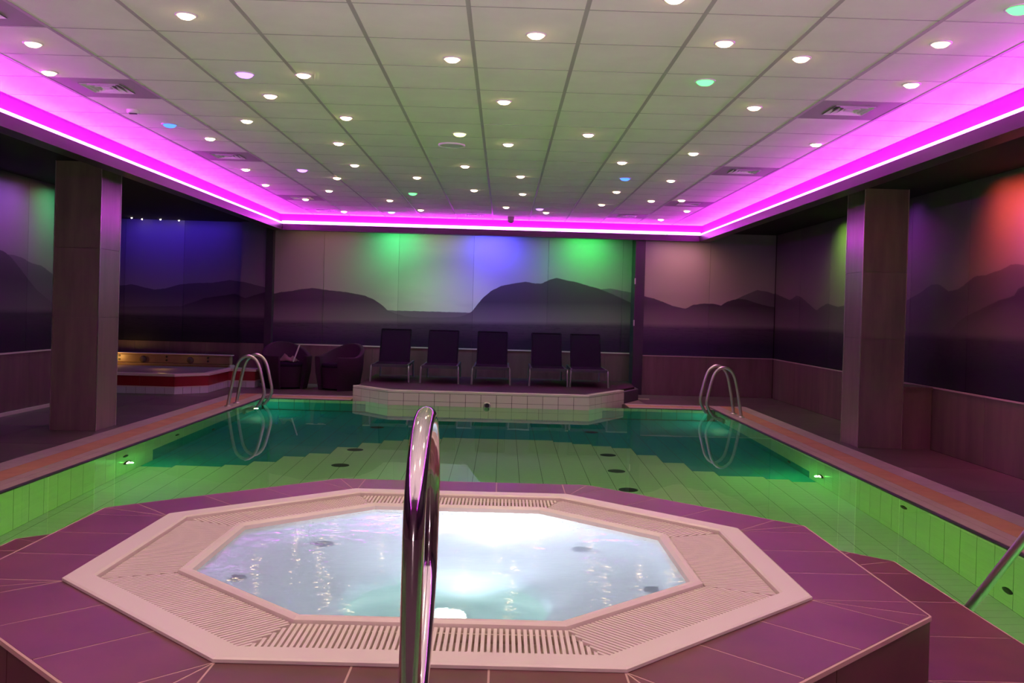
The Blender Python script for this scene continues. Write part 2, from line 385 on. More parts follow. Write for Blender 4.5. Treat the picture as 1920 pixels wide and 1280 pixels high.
panel_run(wall_niche, 'mural_panel', 'mural_niche', 0, WB + 0.02, NL, -4.55, 0.68, ZS, 1.0)
panel_run(wall_niche, 'wall_tile', 'wainscot_tile', 0, WB + 0.02, NL, -4.55, 0.0, 0.67, 0.6, 0.014)
pil = struct('wall_pilaster', 'shallow pilaster with mural between recess and far wall', 'wall', MB().box(-4.55, -4.12, WB - 0.1, WB + 0.02, 0, ZS), 'soffit_paint')
panel_run(pil, 'mural_panel', 'mural_niche', 0, WB - 0.1, -4.55, -4.12, 0.69, ZS, 0.5)
panel_run(pil, 'wall_tile', 'wainscot_tile', 0, WB - 0.1, -4.55, -4.12, 0.0, 0.68, 0.5, 0.014)
struct('trim_1', 'dark vertical edge strip at the left end of the far wall', 'trim', MB().box(-4.12, -4.0, WB - 0.13, WB + 0.02, 0.0, ZS), 'black_post')
struct('wall_near', 'plain brown wall behind the viewpoint', 'wall', MB().box(WL - 0.2, WR + 0.2, YN - 0.15, YN, 0, 3.0), 'wainscot_tile')
post = struct('trim_2', 'tall black door post on the far wall with two small hinges', 'trim', MB().box(2.205, 2.37, WB2 - 0.04, WB + 0.02, 0.0, ZS), 'black_post')
for z in (0.573 + 1.35, -0.133 + 1.35):
    MB().box(2.195, 2.215, WB2 - 0.06, WB2 - 0.035, z - 0.05, z + 0.05).build('hinge', 'brushed_steel', post)
MB().box(1.9, 2.37, WB2 - 0.9, WB2 - 0.86, 0.0, 0.015).build('threshold', 'pale_trim', post)

# ------------------------------------------------------------------ columns
def column(name, label, x0, x1, y0, y1):
    c = struct(name, label, 'column', MB().box(x0 + 0.012, x1 - 0.012, y0 + 0.012, y1 - 0.012, 0, ZS), 'grout')
    zs = [0.0, 1.17, 1.88, ZS]
    for a, b in zip(zs, zs[1:]):
        g = 0.002
        MB().box(x0, x1, y0, y0 + 0.012, a + g, b - g).build('column_tile', 'column_tile', c)
        MB().box(x0, x1, y1 - 0.012, y1, a + g, b - g).build('column_tile', 'column_tile', c)
        MB().box(x0, x0 + 0.012, y0 + 0.012, y1 - 0.012, a + g, b - g).build('column_tile', 'column_tile', c)
        MB().box(x1 - 0.012, x1, y0 + 0.012, y1 - 0.012, a + g, b - g).build('column_tile', 'column_tile', c)
    for x in (x0, x1):
        for y in (y0, y1):
            MB().box(x - 0.004, x + 0.004, y - 0.004, y + 0.004, 0, ZS - 0.002).build('corner_strip', 'brushed_steel', c)
    return c
column('column_left', 'square brown tiled column left of the pool', -4.635, -4.165, 9.73, 10.23)
column('column_right', 'square brown tiled column right of the pool', 3.815, 4.285, 10.03, 10.53)
low = struct('wall_low', 'low brown tiled wall block joining the right column to the wall', 'wall', MB().box(4.289, WR, 10.04, 10.5, 0, 0.64), 'wainscot_tile')
MB().box(4.289, WR, 10.02, 10.52, 0.64, 0.665).build('wall_cap', 'wainscot_tile', low)

# ------------------------------------------------------------------ ceiling
ceil = struct('ceiling', 'suspended ceiling of white square tiles in a metal grid', 'ceiling')
MB().box(XL - 0.1, XR + 0.1, YN, YF + 0.1, ZC + 0.08, ZC + 0.14).build('ceiling_slab', 'soffit_paint', ceil)
GX, GY = -0.2216, 4.7791
vent_cells = {(-5, 3), (-5, 8), (-5, 14), (4, 3), (4, 8), (4, 13), (-5, 17), (-1, 17), (3, 16), (-5, 0)}
def clipr(a, b, lo, hi): return max(a, lo), min(b, hi)
xs = []
for i in range(-7, 7):
    a, b = clipr(GX + i * 0.6, GX + (i + 1) * 0.6, XL, XR)
    if b - a > 0.02: xs.append((i, a, b))
ys = []
for j in range(-15, 19):
    a, b = clipr(GY + j * 0.6, GY + (j + 1) * 0.6, YN, YF)
    if b - a > 0.02: ys.append((j, a, b))
shared = {}
hid = MB()
for i, a, b in xs:
    for j, c, d in ys:
        if (i, j) in vent_cells: continue
        if j < -3: hid.box(a + 0.004, b - 0.004, c + 0.004, d - 0.004, ZC, ZC + 0.02); continue
        k = (round(b - a, 3), round(d - c, 3))
        if k not in shared: shared[k] = MB().box(0.004, b - a - 0.004, 0.004, d - c - 0.004, 0, 0.02).mesh('ceiling_tile', 'ceiling_tile')
        link_copy(shared[k], 'ceiling_tile', ceil, (a, c, ZC))
stuff(hid.build('ceiling_tiling', 'ceiling_tile', ceil))
for i, a, b in xs[1:]:
    MB().box(a - 0.012, a + 0.012, YN, YF, ZC - 0.0025, ZC + 0.03).build('ceiling_runner', 'ceiling_metal', ceil)
for j, c, d in ys[1:]:
    MB().box(XL, XR, c - 0.006, c + 0.006, ZC - 0.001, ZC + 0.03).build('cross_tee', 'ceiling_metal', ceil)
# bulkhead round the ceiling field: white upper face, dark fascia board, soffit
bulk = struct('trim_3', 'white upstand and dark fascia board around the raised ceiling', 'trim')
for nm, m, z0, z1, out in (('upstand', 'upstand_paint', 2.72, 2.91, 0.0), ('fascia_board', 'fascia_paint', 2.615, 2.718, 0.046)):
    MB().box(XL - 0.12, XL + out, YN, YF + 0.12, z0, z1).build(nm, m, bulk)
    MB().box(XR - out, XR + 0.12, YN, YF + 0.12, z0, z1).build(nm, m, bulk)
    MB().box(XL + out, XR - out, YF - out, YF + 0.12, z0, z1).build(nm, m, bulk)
sof = struct('ceiling_soffit', 'black lowered ceiling over the side decks', 'ceiling')
MB().box(NL, XL - 0.12, YN, WB, ZS, ZS + 0.1).build('soffit_panel', 'soffit_paint', sof)
MB().box(XR + 0.12, WR, YN, WB, ZS, ZS + 0.1).build('soffit_panel', 'soffit_paint', sof)
MB().box(XL - 0.12, XR + 0.12, YF + 0.12, WB, ZS, ZS + 0.1).build('soffit_panel', 'soffit_paint', sof)
t = 0.026
def led(label, x0, x1, y0, y1, z1):
    o = tag(MB().box(x0, x1, y0, y1, 2.718, z1).build('led_strip', 'led'), label, 'light strip', 'LED strips around the ceiling')
    MB().box(x0 + 0.003, x1 - 0.003, y0 + 0.003, y1 - 0.003, z1, z1 + 0.002).build('top_lens', 'led_top', o)
led('glowing magenta LED strip along the left edge of the ceiling', XL + 0.012, XL + 0.012 + t, YN, YF - 0.012, 2.745)
led('glowing magenta LED strip along the far edge of the ceiling', XL + 0.012 + t, XR - 0.012 - t, YF - 0.012 - t, YF - 0.012, 2.765)
led('glowing magenta LED strip along the right edge of the ceiling', XR - 0.012 - t, XR - 0.012, YN, YF - 0.012, 2.745)

# ------------------------------------------------------------------ pool basin
bed = struct('pool_floor', 'tiled pool floor, pale tiles in front and dark teal tiles beyond a stepped curve', 'pool floor')
bb = MB().box(PX0 - 0.2, PX1 + 0.2, PY0 - 0.2, PY1 + 0.2, ZB - 0.2, ZB - 0.002); bb.build('grout_bed', 'grout_dark', bed)
BX = [-3.25, -2.92, -2.69, -2.45, -2.23, -2.0, -1.76, -1.54, -1.31, -1.08, -0.85, -0.63, -0.4, 0.2, 0.48, 0.72, 0.95, 1.17, 1.4, 1.63, 1.87, 2.1, 2.33, 2.56, 2.78, 3.0]
BY = [9.03, 9.18, 9.26, 9.38, 9.81, 9.95, 10.36, 10.79, 11.05, 11.2, 11.3, 11.42, 11.44, 11.44, 11.43, 11.34, 11.22, 11.09, 10.94, 10.5, 10.1, 9.54, 9.4, 9.37, 9.24, 9.2]
def bound(x):
    if x <= BX[0]: return BY[0]
    for a, b, c, d in zip(BX, BX[1:], BY, BY[1:]):
        if x <= b: return c + (d - c) * (x - a) / (b - a)
    return BY[-1]
TW, TH = 0.2225, 0.11125
cols = [(max(PX0, -0.03 + TW * k), min(PX1, -0.03 + TW * (k + 1))) for k in range(-17, 16)]
cols = [c for c in cols if c[1] - c[0] > 0.03]
cols[0] = (PX0, cols[0][1]); cols[-1] = (cols[-1][0], PX1)
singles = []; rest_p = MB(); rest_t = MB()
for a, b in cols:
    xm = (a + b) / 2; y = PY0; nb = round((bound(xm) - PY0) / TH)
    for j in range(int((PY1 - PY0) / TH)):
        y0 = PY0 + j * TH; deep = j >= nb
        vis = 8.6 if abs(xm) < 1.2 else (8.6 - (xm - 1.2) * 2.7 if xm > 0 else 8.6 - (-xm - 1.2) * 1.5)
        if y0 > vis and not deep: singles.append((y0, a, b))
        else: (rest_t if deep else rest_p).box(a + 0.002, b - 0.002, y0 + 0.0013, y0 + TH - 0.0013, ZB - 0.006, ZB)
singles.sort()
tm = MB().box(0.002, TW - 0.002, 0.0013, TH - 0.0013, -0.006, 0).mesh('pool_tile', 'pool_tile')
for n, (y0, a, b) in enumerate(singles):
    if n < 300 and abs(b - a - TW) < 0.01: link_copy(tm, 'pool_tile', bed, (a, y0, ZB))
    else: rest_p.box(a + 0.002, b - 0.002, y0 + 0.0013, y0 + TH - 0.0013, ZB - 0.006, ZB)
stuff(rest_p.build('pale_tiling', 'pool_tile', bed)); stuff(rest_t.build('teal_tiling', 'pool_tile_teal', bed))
for x, y in ((-1.59, 10.36), (-1.595, 9.447), (1.201, 10.458), (1.186, 9.532), (1.191, 8.66), (-1.585, 12.107), (1.178, 12.2)):
    MB().lathe([(0.09, -0.001), (0.09, 0.006), (0.075, 0.010), (0.02, 0.012)], (x, y, ZB), 20, cap1=True).build('floor_inlet', 'dark_fitting', bed)
def pool_wall(name, label, axis, wall, sgn, y_lo, n_single, teal_from, teal_z):
    rt = struct(name, label, 'pool wall')
    g = MB(); lo, hi = sorted((wall + sgn * 0.2, wall + sgn * 0.002))
    if axis == 1: g.box(lo, hi, PY0, PY1, ZB - 0.006, -0.03)
    else: g.box(PX0, PX1, lo, hi, ZB - 0.006, -0.03)
    g.build('grout_bed', 'grout_dark', rt)
    rp, rtl = MB(), MB(); cells = []
    a0, a1 = (PY0, PY1) if axis == 1 else (PX0, PX1)
    top = -0.035
    for k in range(int((a1 - a0) / TW)):
        for j in range(11):
            z1 = top - j * TH; z0 = max(ZB, z1 - TH)
            cells.append((a0 + k * TW, z0, z1))
    cells.sort(key=lambda c: (c[0] < y_lo, c[0]))
    l2, h2 = sorted((wall + sgn * 0.006, wall))
    for n, (a, z0, z1) in enumerate(cells):
        teal = a > teal_from and z0 < teal_z - 0.02
        args = (a + 0.003, a + TW - 0.003, z0 + 0.0013, z1 - 0.0013)
        def put(mb):
            if axis == 1: return mb.box(l2, h2, args[0], args[1], args[2], args[3])
            return mb.box(args[0], args[1], l2, h2, args[2], args[3])
        if a >= y_lo and n < n_single: put(MB()).build('pool_tile', 'pool_tile_teal' if teal else 'pool_tile', rt)
        else: put(rtl if teal else rp)
    if rp.v: stuff(rp.build('pale_tiling', 'pool_tile', rt))
    if rtl.v: stuff(rtl.build('teal_tiling', 'pool_tile_teal', rt))
    return rt
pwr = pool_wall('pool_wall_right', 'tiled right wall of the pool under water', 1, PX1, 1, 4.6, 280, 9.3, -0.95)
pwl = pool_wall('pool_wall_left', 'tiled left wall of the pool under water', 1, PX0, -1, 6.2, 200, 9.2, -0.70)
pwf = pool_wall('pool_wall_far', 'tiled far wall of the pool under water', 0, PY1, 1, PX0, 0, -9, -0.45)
struct('pool_wall_near', 'near wall of the pool', 'pool wall', MB().box(PX0 - 0.2, PX1 + 0.2, PY0 - 0.2, PY0, ZB, -0.03), 'pool_tile')
for y, z in ((7.173, -0.27), (5.674, -0.94), (10.06, -1.04)):
    MB().lathe([(0.055, 0.001), (0.055, -0.008), (0.03, -0.012)], (PX1, y, z), 18, 'x', cap1=True).build('wall_inlet', 'dark_fitting', pwr)
for y, z in ((8.712, -0.43), (10.087, -0.38), (11.35, -1.1)):
    MB().lathe([(0.055, -0.001), (0.055, 0.008), (0.03, 0.012)], (PX0, y, z), 18, 'x', cap1=True).build('wall_inlet', 'dark_fitting', pwl)
water = tag(MB().add([(PX0 - 0.005, PY0, ZW), (PX1 + 0.005, PY0, ZW), (PX1 + 0.005, PY1 + 0.005, ZW), (PX0 - 0.005, PY1 + 0.005, ZW)], [(0, 1, 2, 3)]).build('pool_water', 'pool_water'), 'still clear green-lit water of the large swimming pool', 'water')

# coping: three rows of tiles round the pool, pale / orange / pale, over a dark strip painted as the overhang's shadow in the overflow gap
def coping(name, label, axis, edge, sgn, a0, a1, step):
    rt = struct(name, label, 'pool edge')
    g = MB(); lo, hi = sorted((edge + sgn * 0.004, edge + sgn * 0.62))
    (g.box(lo, hi, a0, a1, -0.25, -0.008) if axis == 1 else g.box(a0, a1, lo, hi, -0.25, -0.008)); g.build('grout_bed', 'grout', rt)
    n = round((a1 - a0) / step); d = (a1 - a0) / n
    lo, hi = sorted((edge + sgn * 0.001, edge + sgn * 0.035))
    g = MB(); (g.box(lo, hi, a0, a1, -0.030, -0.004) if axis == 1 else g.box(a0, a1, lo, hi, -0.030, -0.004)); g.build('overflow_gap_shade', 'dark_fitting', rt)
    rows = ((0.035, 0.125, 'coping_pale', 'coping_tile'), (0.125, 0.215, 'coping_pale', 'coping_tile'), (0.215, 0.42, 'coping_orange', 'grate_tile'), (0.42, 0.62, 'coping_outer', 'coping_tile'))
    for o0, o1, m, nm in rows:
        lo, hi = sorted((sgn * (o0 + 0.0015), sgn * (o1 - 0.0015)))
        me = (MB().box(lo, hi, 0.0015, d - 0.0015, -0.008, 0.0) if axis == 1 else MB().box(0.0015, d - 0.0015, lo, hi, -0.008, 0.0)).mesh(nm, m)
        for k in range(n):
            link_copy(me, nm, rt, (edge, a0 + k * d, 0) if axis == 1 else (a0 + k * d, edge, 0))
    return rt
coping('trim_4', 'pale and orange tiled rim along the right side of the pool', 1, PX1, 1, 2.6, PY1 + 0.62, 0.445)
coping('trim_5', 'pale and orange tiled rim along the left side of the pool', 1, PX0, -1, 4.4, PY1 + 0.62, 0.445)
coping('trim_6', 'pale tiled rim along the far side of the pool, left of the platform', 0, PY1, 1, PX0, -2.2, 0.4)
coping('trim_7', 'pale tiled rim along the far side of the pool, right of the platform', 0, PY1, 1, 1.87, PX1, 0.4)

# ------------------------------------------------------------------ underwater lamps
def uw_lamp(label, x, y, z, sgn, power, colr, group='lamps in the pool walls'):
    t = thing('underwater_lamp', label, 'lamp', (x, y, z), 0, group)
    LMB().lathe([(0.075, -0.001 * sgn), (0.075, -0.012 * sgn), (0.05, -0.02 * sgn)], (0, 0, 0), 20, 'x').build('lamp_ring', 'dark_fitting', t)
    LMB().lathe([(0.038, -0.014 * sgn), (0.025, -0.024 * sgn), (0.006, -0.027 * sgn)], (0, 0, 0), 20, 'x', cap1=True).build('lamp_lens', 'pool_lamp', t)
    light('pool_light', 'POINT', (x - sgn * 0.045, y, z), power, colr, 0.02)
    return t
def light(name, kind, loc, power, colr, size=0.05, rot=None, angle=None, blend=0.6):
    l = bpy.data.lights.new(name, kind); l.energy = power; l.color = colr
    if kind != 'SUN' and kind != 'AREA': l.shadow_soft_size = size
    if kind == 'SPOT': l.spot_size = math.radians(angle); l.spot_blend = blend
    if kind == 'AREA': l.size = size
    o = bpy.data.objects.new(name, l); col.objects.link(o); o.location = loc
    if rot is not None: o.rotation_euler = Vector(rot).to_track_quat('-Z', 'Y').to_euler()
    return o
G1 = (0.18, 1.0, 0.17)
uw_lamp('bright underwater lamp in the right pool wall, nearer one', PX1, 9.043, -0.83, 1, P_POOL * 1.0, G1)
uw_lamp('bright underwater lamp in the left pool wall, nearer one', PX0, 8.74, -0.78, -1, P_POOL * 0.6, (0.18, 1.0, 0.17))
uw_lamp('underwater lamp below the left ladder at the far end', PX0, 13.16, -0.75, -1, P_POOL * 0.5, (0.2, 1.0, 0.5))
uw_lamp('underwater lamp below the right ladder at the far end', PX1, 13.2, -0.75, 1, P_POOL * 0.5, (0.2, 1.0, 0.5))
light('pool_light', 'POINT', (0.6, 6.4, -0.7), P_POOL * 1.5, (0.40, 1.0, 0.06), 0.05)
light('pool_light', 'POINT', (-1.2, 6.6, -0.7), P_POOL * 1.2, (0.40, 1.0, 0.06), 0.05)
light('pool_light', 'POINT', (2.6, 3.4, -0.6), P_POOL * 0.45, (0.16, 1.0, 0.22), 0.05)
light('pool_light', 'POINT', (-3.0, 4.4, -0.6), P_POOL * 0.15, (0.16, 1.0, 0.3), 0.05)

# ------------------------------------------------------------------ lounging platform at the far end
PF = 13.30
plat = struct('platform', 'raised lounging platform with a white tiled front at the far end of the pool', 'platform')
ppoly = [(-1.6, PF), (1.24, PF), (1.87, 14.38), (2.2, 15.1), (2.2, WB), (-2.2, WB), (-2.2, 13.95)]
MB().prism([(x * 0.996, y + (0.012 if y < 15 else 0)) for x, y in ppoly], ZB, 0.165).build('platform_core', 'grout_dark', plat)
MB().prism([(-1.53, PF + 0.09), (1.17, PF + 0.09), (1.79, 14.44), (2.13, 15.12), (2.2, WB), (-2.2, WB), (-2.13, 14.0)], 0.165, 0.196).build('platform_floor', 'platform_tile', plat)
def strip_along(p, q, z0, z1, m, nm, step, root, t=0.008, off=0.0):
    p = Vector((p[0], p[1], 0)); q = Vector((q[0], q[1], 0)); L = (q - p).length; d = (q - p) / L; nrm = Vector((d.y, -d.x, 0))
    n = max(1, round(L / step)); s = L / n
    for k in range(n):
        a = p + d * (k * s + 0.003); b = p + d * ((k + 1) * s - 0.003)
        MB().prism([(a + nrm * 0).to_2d()[:], (b + nrm * 0).to_2d()[:], (b - nrm * t).to_2d()[:], (a - nrm * t).to_2d()[:]], z0, z1).build(nm, m, root)
edges = [((-2.2, 13.95), (-1.6, PF)), ((-1.6, PF), (1.24, PF)), ((1.24, PF), (1.87, 14.38))]
for p, q in edges:
    strip_along(p, q, 0.053, 0.161, 'white_tile', 'front_tile', 0.2225, plat)
    strip_along(p, q, -0.058, 0.049, 'white_tile', 'front_tile', 0.2225, plat)
    strip_along(p, q, ZB, -0.062, 'pool_tile', 'front_slab', 0.8, plat)
    P, Q = Vector(p), Vector(q); d = (Q - P).normalized(); nn = Vector((-d.y, d.x))
    MB().prism([P[:], Q[:], (Q + nn * 0.10)[:], (P + nn * 0.10)[:]], 0.164, 0.20).build('edge_strip', 'white_tile', plat, 0.006)
noz = MB().lathe([(0.052, 0.0), (0.052, -0.02), (0.036, -0.026), (0.03, -0.006)], (-0.20, PF, 0.012), 24, 'y', cap1=True).build('wall_nozzle', 'brushed_steel', plat)
MB().lathe([(0.03, -0.008), (0.02, -0.009)], (-0.20, PF, 0.012), 20, 'y', cap1=True).build('nozzle_hole', 'dark_fitting', noz)
ZP = 0.20

# ------------------------------------------------------------------ whirlpool plinth, step and tub
C0 = Vector((-0.195, 3.69))
OCT = [(-0.545, -1.19), (0.545, -1.19), (1.262, -0.5), (1.262, 0.5), (0.545, 1.19), (-0.545, 1.19), (-1.262, 0.5), (-1.262, -0.5)]
OCT = [Vector(p) + C0 for p in OCT]
def offs(poly, d):
    """offset a counter-clockwise polygon inwards by d (negative: outwards)"""
    n = len(poly); L = []
    for i in range(n):
        a, b = poly[i], poly[(i + 1) % n]; e = (b - a).normalized(); nn = Vector((-e.y, e.x)); L.append((a + nn * d, e))
    out = []
    for i in range(n):
        (p, e), (q, f) = L[i - 1], L[i]
        den = e.x * f.y - e.y * f.x; tt = ((q.x - p.x) * f.y - (q.y - p.y) * f.x) / den
        out.append(p + e * tt)
    return out
def loop(d, z): return [(p.x, p.y, z) for p in offs(OCT, d)]
plinth = struct('plinth', 'octagonal plinth clad in brown tiles around the white whirlpool tub', 'plinth')
steps = struct('plinth_step', 'lower brown tiled step around the octagonal plinth', 'step')
def ring_tiles(root, d_out, d_in, z, body_z0, m_top, m_side, strip):
    A = offs(OCT, d_out); B = offs(OCT, d_in); n = 8
    core_o = offs(OCT, d_out + 0.008)
    rings = [[(p.x, p.y, zz) for p in pl] for pl, zz in ((core_o, body_z0), (core_o, z - 0.0008), (offs(OCT, d_in - 0.001), z - 0.0008), (offs(OCT, d_in - 0.001), body_z0))]
    MB().rings(rings).build('plinth_core', 'plinth_grout', root)
    g = 0.006
    def tile(pts, nm='floor_tile'):
        c = sum((Vector(p) for p in pts), Vector((0, 0))) / len(pts)
        area = 0.5 * abs(sum(pts[i][0] * pts[(i + 1) % len(pts)][1] - pts[(i + 1) % len(pts)][0] * pts[i][1] for i in range(len(pts))))
        if area < 0.0008: return
        pp = [Vector(p) for p in pts]
        if sum((pp[(i + 1) % len(pp)].x - pp[i].x) * (pp[(i + 1) % len(pp)].y + pp[i].y) for i in range(len(pp))) > 0: pp.reverse()
        try: ins = offs(pp, g / 2)
        except ZeroDivisionError: return
        MB().prism([p[:] for p in ins], z - 0.010, z + random.uniform(-0.0003, 0.0003)).build(nm, m_top, root)
    for i in range(n):
        a, b, A0, A1 = B[i], B[(i + 1) % n], A[i], A[(i + 1) % n]
        e = (b - a).normalized(); nn = Vector((e.y, -e.x)); wd = (A0 - a).dot(nn); L = (b - a).length
        k = max(1, round(L / strip)); cuts = [a + e * (L * q / k) for q in range(k + 1)]
        for p, q in zip(cuts, cuts[1:]): tile([p, q, q + nn * wd, p + nn * wd])
        tile([a, a + nn * wd, A0]); tile([b, A1, b + nn * wd])
        # riser tiles
        e2 = (A1 - A0).normalized(); L2 = (A1 - A0).length; k2 = max(1, round(L2 / 0.6))
        n2 = Vector((-e2.y, e2.x))
        for q in range(k2):
            p0 = A0 + e2 * (L2 * q / k2 + (0.002 if q else 0.0)); p1 = A0 + e2 * (L2 * (q + 1) / k2 - 0.002)
            MB().prism([p0[:], p1[:], (p1 + n2 * 0.012)[:], (p0 + n2 * 0.012)[:]], body_z0, z - 0.016).build('riser_tile', m_side, root)
        # slim edge profile along the nosing
        MB().bar((*A0, z - 0.008), (*A1, z - 0.008), 0.010, 0.014).build('edge_profile', 'plinth_grout', root)
ZR = 0.40
ring_tiles(plinth, -0.345, 0.0, ZR, 0.19, 'plinth_tile', 'plinth_side', 0.33)
ring_tiles(steps, -0.86, -0.34, 0.19, -0.25, 'plinth_tile', 'plinth_side', 0.4)
MB().rings([loop(-0.85, ZB), loop(-0.85, -0.25), loop(-0.34, -0.25)]).build('step_base', 'pool_tile', steps)
MB().rings([loop(-0.34, 0.185), loop(0.02, 0.185)]).build('step_bed', 'plinth_grout', steps)

tub = thing('whirlpool_tub', 'cream octagonal whirlpool tub sunk into the brown tiled plinth', 'hot tub', (C0.x, C0.y, -0.5))
MB().rings([loop(-0.008, ZR + 0.001), loop(-0.008, ZR + 0.010), loop(0.0, ZR + 0.014), loop(0.082, ZR + 0.014), loop(0.090, ZR + 0.008), loop(0.092, ZR - 0.045), loop(0.33, ZR - 0.05), loop(0.332, ZR - 0.005)]).build('flange', 'cream_plastic', tub)
MB().rings([loop(0.332, ZR - 0.01), loop(0.334, ZR + 0.006), loop(0.345, ZR + 0.014), loop(0.36, ZR + 0.014), loop(0.375, ZR + 0.004), loop(0.385, ZR - 0.03), loop(0.39, ZR - 0.06)]).build('inner_rim', 'cream_plastic', tub)
FC = Vector((-0.18, 3.40))                      # centre of the round foot well
def loop32(d, z):
    P = offs(OCT, d); return [tuple(P[i].lerp(P[(i + 1) % 8], k / 4)) + (z,) for i in range(8) for k in range(4)]
def circ32(r, z):
    return [(FC.x + r * math.cos(a), FC.y + r * math.sin(a), z) for a in (math.atan2(q[1] - FC.y, q[0] - FC.x) for q in loop32(0.46, 0))]
sh = MB(); sh.rings([loop32(0.39, ZR - 0.058), loop32(0.395, 0.25), loop32(0.41, 0.17), loop32(0.45, 0.13), loop32(0.52, 0.12), circ32(0.43, 0.115), circ32(0.39, 0.10), circ32(0.37, 0.05), circ32(0.355, -0.30), circ32(0.32, -0.37), circ32(0.25, -0.385)])
sh.add(circ32(0.25, -0.385), [tuple(range(32))])
shell = sh.build('tub_shell', 'tub_shell', tub)
for pm in shell.data.polygons: pm.use_smooth = True
A, B = offs(OCT, 0.094), offs(OCT, 0.330)
cnt = 0
for i in (0, 1, 7, 2, 6, 3, 5, 4):
    a, b, c, d = A[i], A[(i + 1) % 8], B[i], B[(i + 1) % 8]
    e = (b - a).normalized(); nn = Vector((-e.y, e.x)); L = (b - a).length; wd = 0.236
    gr = MB(); k = int(L / 0.0175)
    zt = ZR - 0.004
    gr.bar((*(a + nn * 0.02 + e * 0.02), zt - 0.02), (*(b + nn * 0.02 - e * 0.02), zt - 0.02), 0.010, 0.018)
    gr.bar((*(c - nn * 0.02 + e * 0.0), zt - 0.02), (*(d - nn * 0.02), zt - 0.02), 0.010, 0.018)
    grate = gr.build('overflow_grate', 'cream_plastic', tub)
    la = (c - a).dot(e); rest = MB()
    for q in range(k):
        s = (q + 0.5) * L / k
        depth = min(wd, s / la * wd if la > 0 else wd, (L - s) / la * wd if la > 0 else wd) - 0.004
        if depth < 0.03: continue
        p0 = a + e * s + nn * 0.002; p1 = a + e * s + nn * depth
        if cnt < 290 and i in (0, 1, 7, 2, 6):
            MB().bar((*p0, zt - 0.006), (*p1, zt - 0.006), 0.0105, 0.014).build('grate_slat', 'cream_plastic', grate); cnt += 1
        else: rest.bar((*p0, zt - 0.006), (*p1, zt - 0.006), 0.0105, 0.014)
    if rest.v: stuff(rest.build('grate_bars', 'cream_plastic', grate))
for x, y in ((-0.75, 4.10), (-0.186, 4.34), (0.366, 4.12), (0.60, 3.57), (-0.99, 3.58)):
    MB().lathe([(0.042, 0.112), (0.042, 0.128), (0.034, 0.136), (0.02, 0.130)], (x, y, 0), 20, cap1=True).build('jet_nozzle', 'jet_grey', tub)
MB().lathe([(0.085, -0.001), (0.085, 0.010), (0.07, 0.014)], (-0.185, 3.60, -0.385), 24, cap0=True).build('lamp_ring', 'vent_metal', tub)
MB().lathe([(0.07, 0.008), (0.04, 0.016), (0.01, 0.018)], (-0.185, 3.60, -0.385), 24, cap1=True).build('lamp_lens', 'tub_lamp', tub)
tw = MB().add(loop(0.372, ZR - 0.012), [tuple(range(8))])
tag(tw.build('tub_water', 'tub_water'), 'bright bluish-white bubbling water in the whirlpool tub', 'water')
light('tub_light', 'SPOT', (-0.1, 2.93, 0.19), P_TUB * 5.0, (0.80, 0.87, 1.0), 0.04, (0, 1, 0.0), 84, 1.0)
light('tub_light', 'POINT', (-0.18, 3.40, -0.15), P_TUB * 0.10, (0.70, 0.92, 1.0), 0.05)
light('tub_light', 'POINT', (-0.02, 4.26, 0.23), P_TUB * 0.9, (0.88, 0.95, 1.0), 0.04)

# ------------------------------------------------------------------ rails
def arc(cx_, cz_, r, a0, a1, n): return [(cx_ + r * math.cos(math.radians(a0 + (a1 - a0) * k / n)), cz_ + r * math.sin(math.radians(a0 + (a1 - a0) * k / n))) for k in range(n + 1)]
def bez(pts, n=10):
    """Catmull-Rom through the points"""
    P = [Vector(p) for p in pts]; P = [P[0] * 2 - P[1]] + P + [P[-1] * 2 - P[-2]]; out = []
    for i in range(1, len(P) - 2):
        a, b, c, d = P[i - 1:i + 3]
        for k in range(n):
            s = k / n
            out.append(0.5 * (2 * b + (c - a) * s + (2 * a - 5 * b + 4 * c - d) * s * s + (3 * b - a - 3 * c + d) * s ** 3))
    return out + [P[-2]]
hr = thing('tub_handrail', 'polished steel grab rail arching up in front of the whirlpool tub', 'handrail', (-0.165, 1.85, 0.19))
path = [(-0.165, 1.85, z) for z in (0.19, 0.5, 0.8, 0.9)] + [(-0.165, 2.065 + y, 0.9 + z) for y, z in arc(0, 0, 0.215, 180, 0, 18)] + bez([(-0.165, 2.28, 0.82), (-0.165, 2.26, 0.72), (-0.165, 2.17, 0.60), (-0.165, 2.07, 0.50), (-0.165, 2.02, 0.40), (-0.165, 2.01, 0.30), (-0.165, 2.01, 0.19)], 6)
MB().tube(path, 0.0222, 24).build('rail', 'chrome', hr)
for y in (1.85, 2.01):
    MB().lathe([(0.045, 0), (0.045, 0.006), (0.028, 0.016), (0.0225, 0.02)], (-0.165, y, 0.19), 24, cap0=True).build('rail_flange', 'chrome', hr)
pr = thing('pool_handrail', 'slanting steel handrail at the right edge of the step', 'handrail', (2.06, 4.1, -0.6))
MB().tube(bez([(1.90, 4.37, -0.60), (1.905, 4.36, -0.37), (1.93, 4.32, -0.29), (2.067, 4.10, 0.102), (2.129, 4.0, 0.283), (2.191, 3.90, 0.464), (2.30, 3.72, 0.78), (2.33, 3.6, 0.90), (2.30, 3.4, 0.97), (2.15, 3.1, 0.95), (2.02, 2.9, 0.80), (1.97, 2.82, 0.55), (1.96, 2.8, 0.192)], 8), 0.0215, 20).build('rail', 'brushed_steel', pr)
MB().lathe([(0.045, 0), (0.045, 0.006), (0.0225, 0.02)], (1.96, 2.8, 0.19), 20, cap0=True).build('rail_flange', 'brushed_steel', pr)

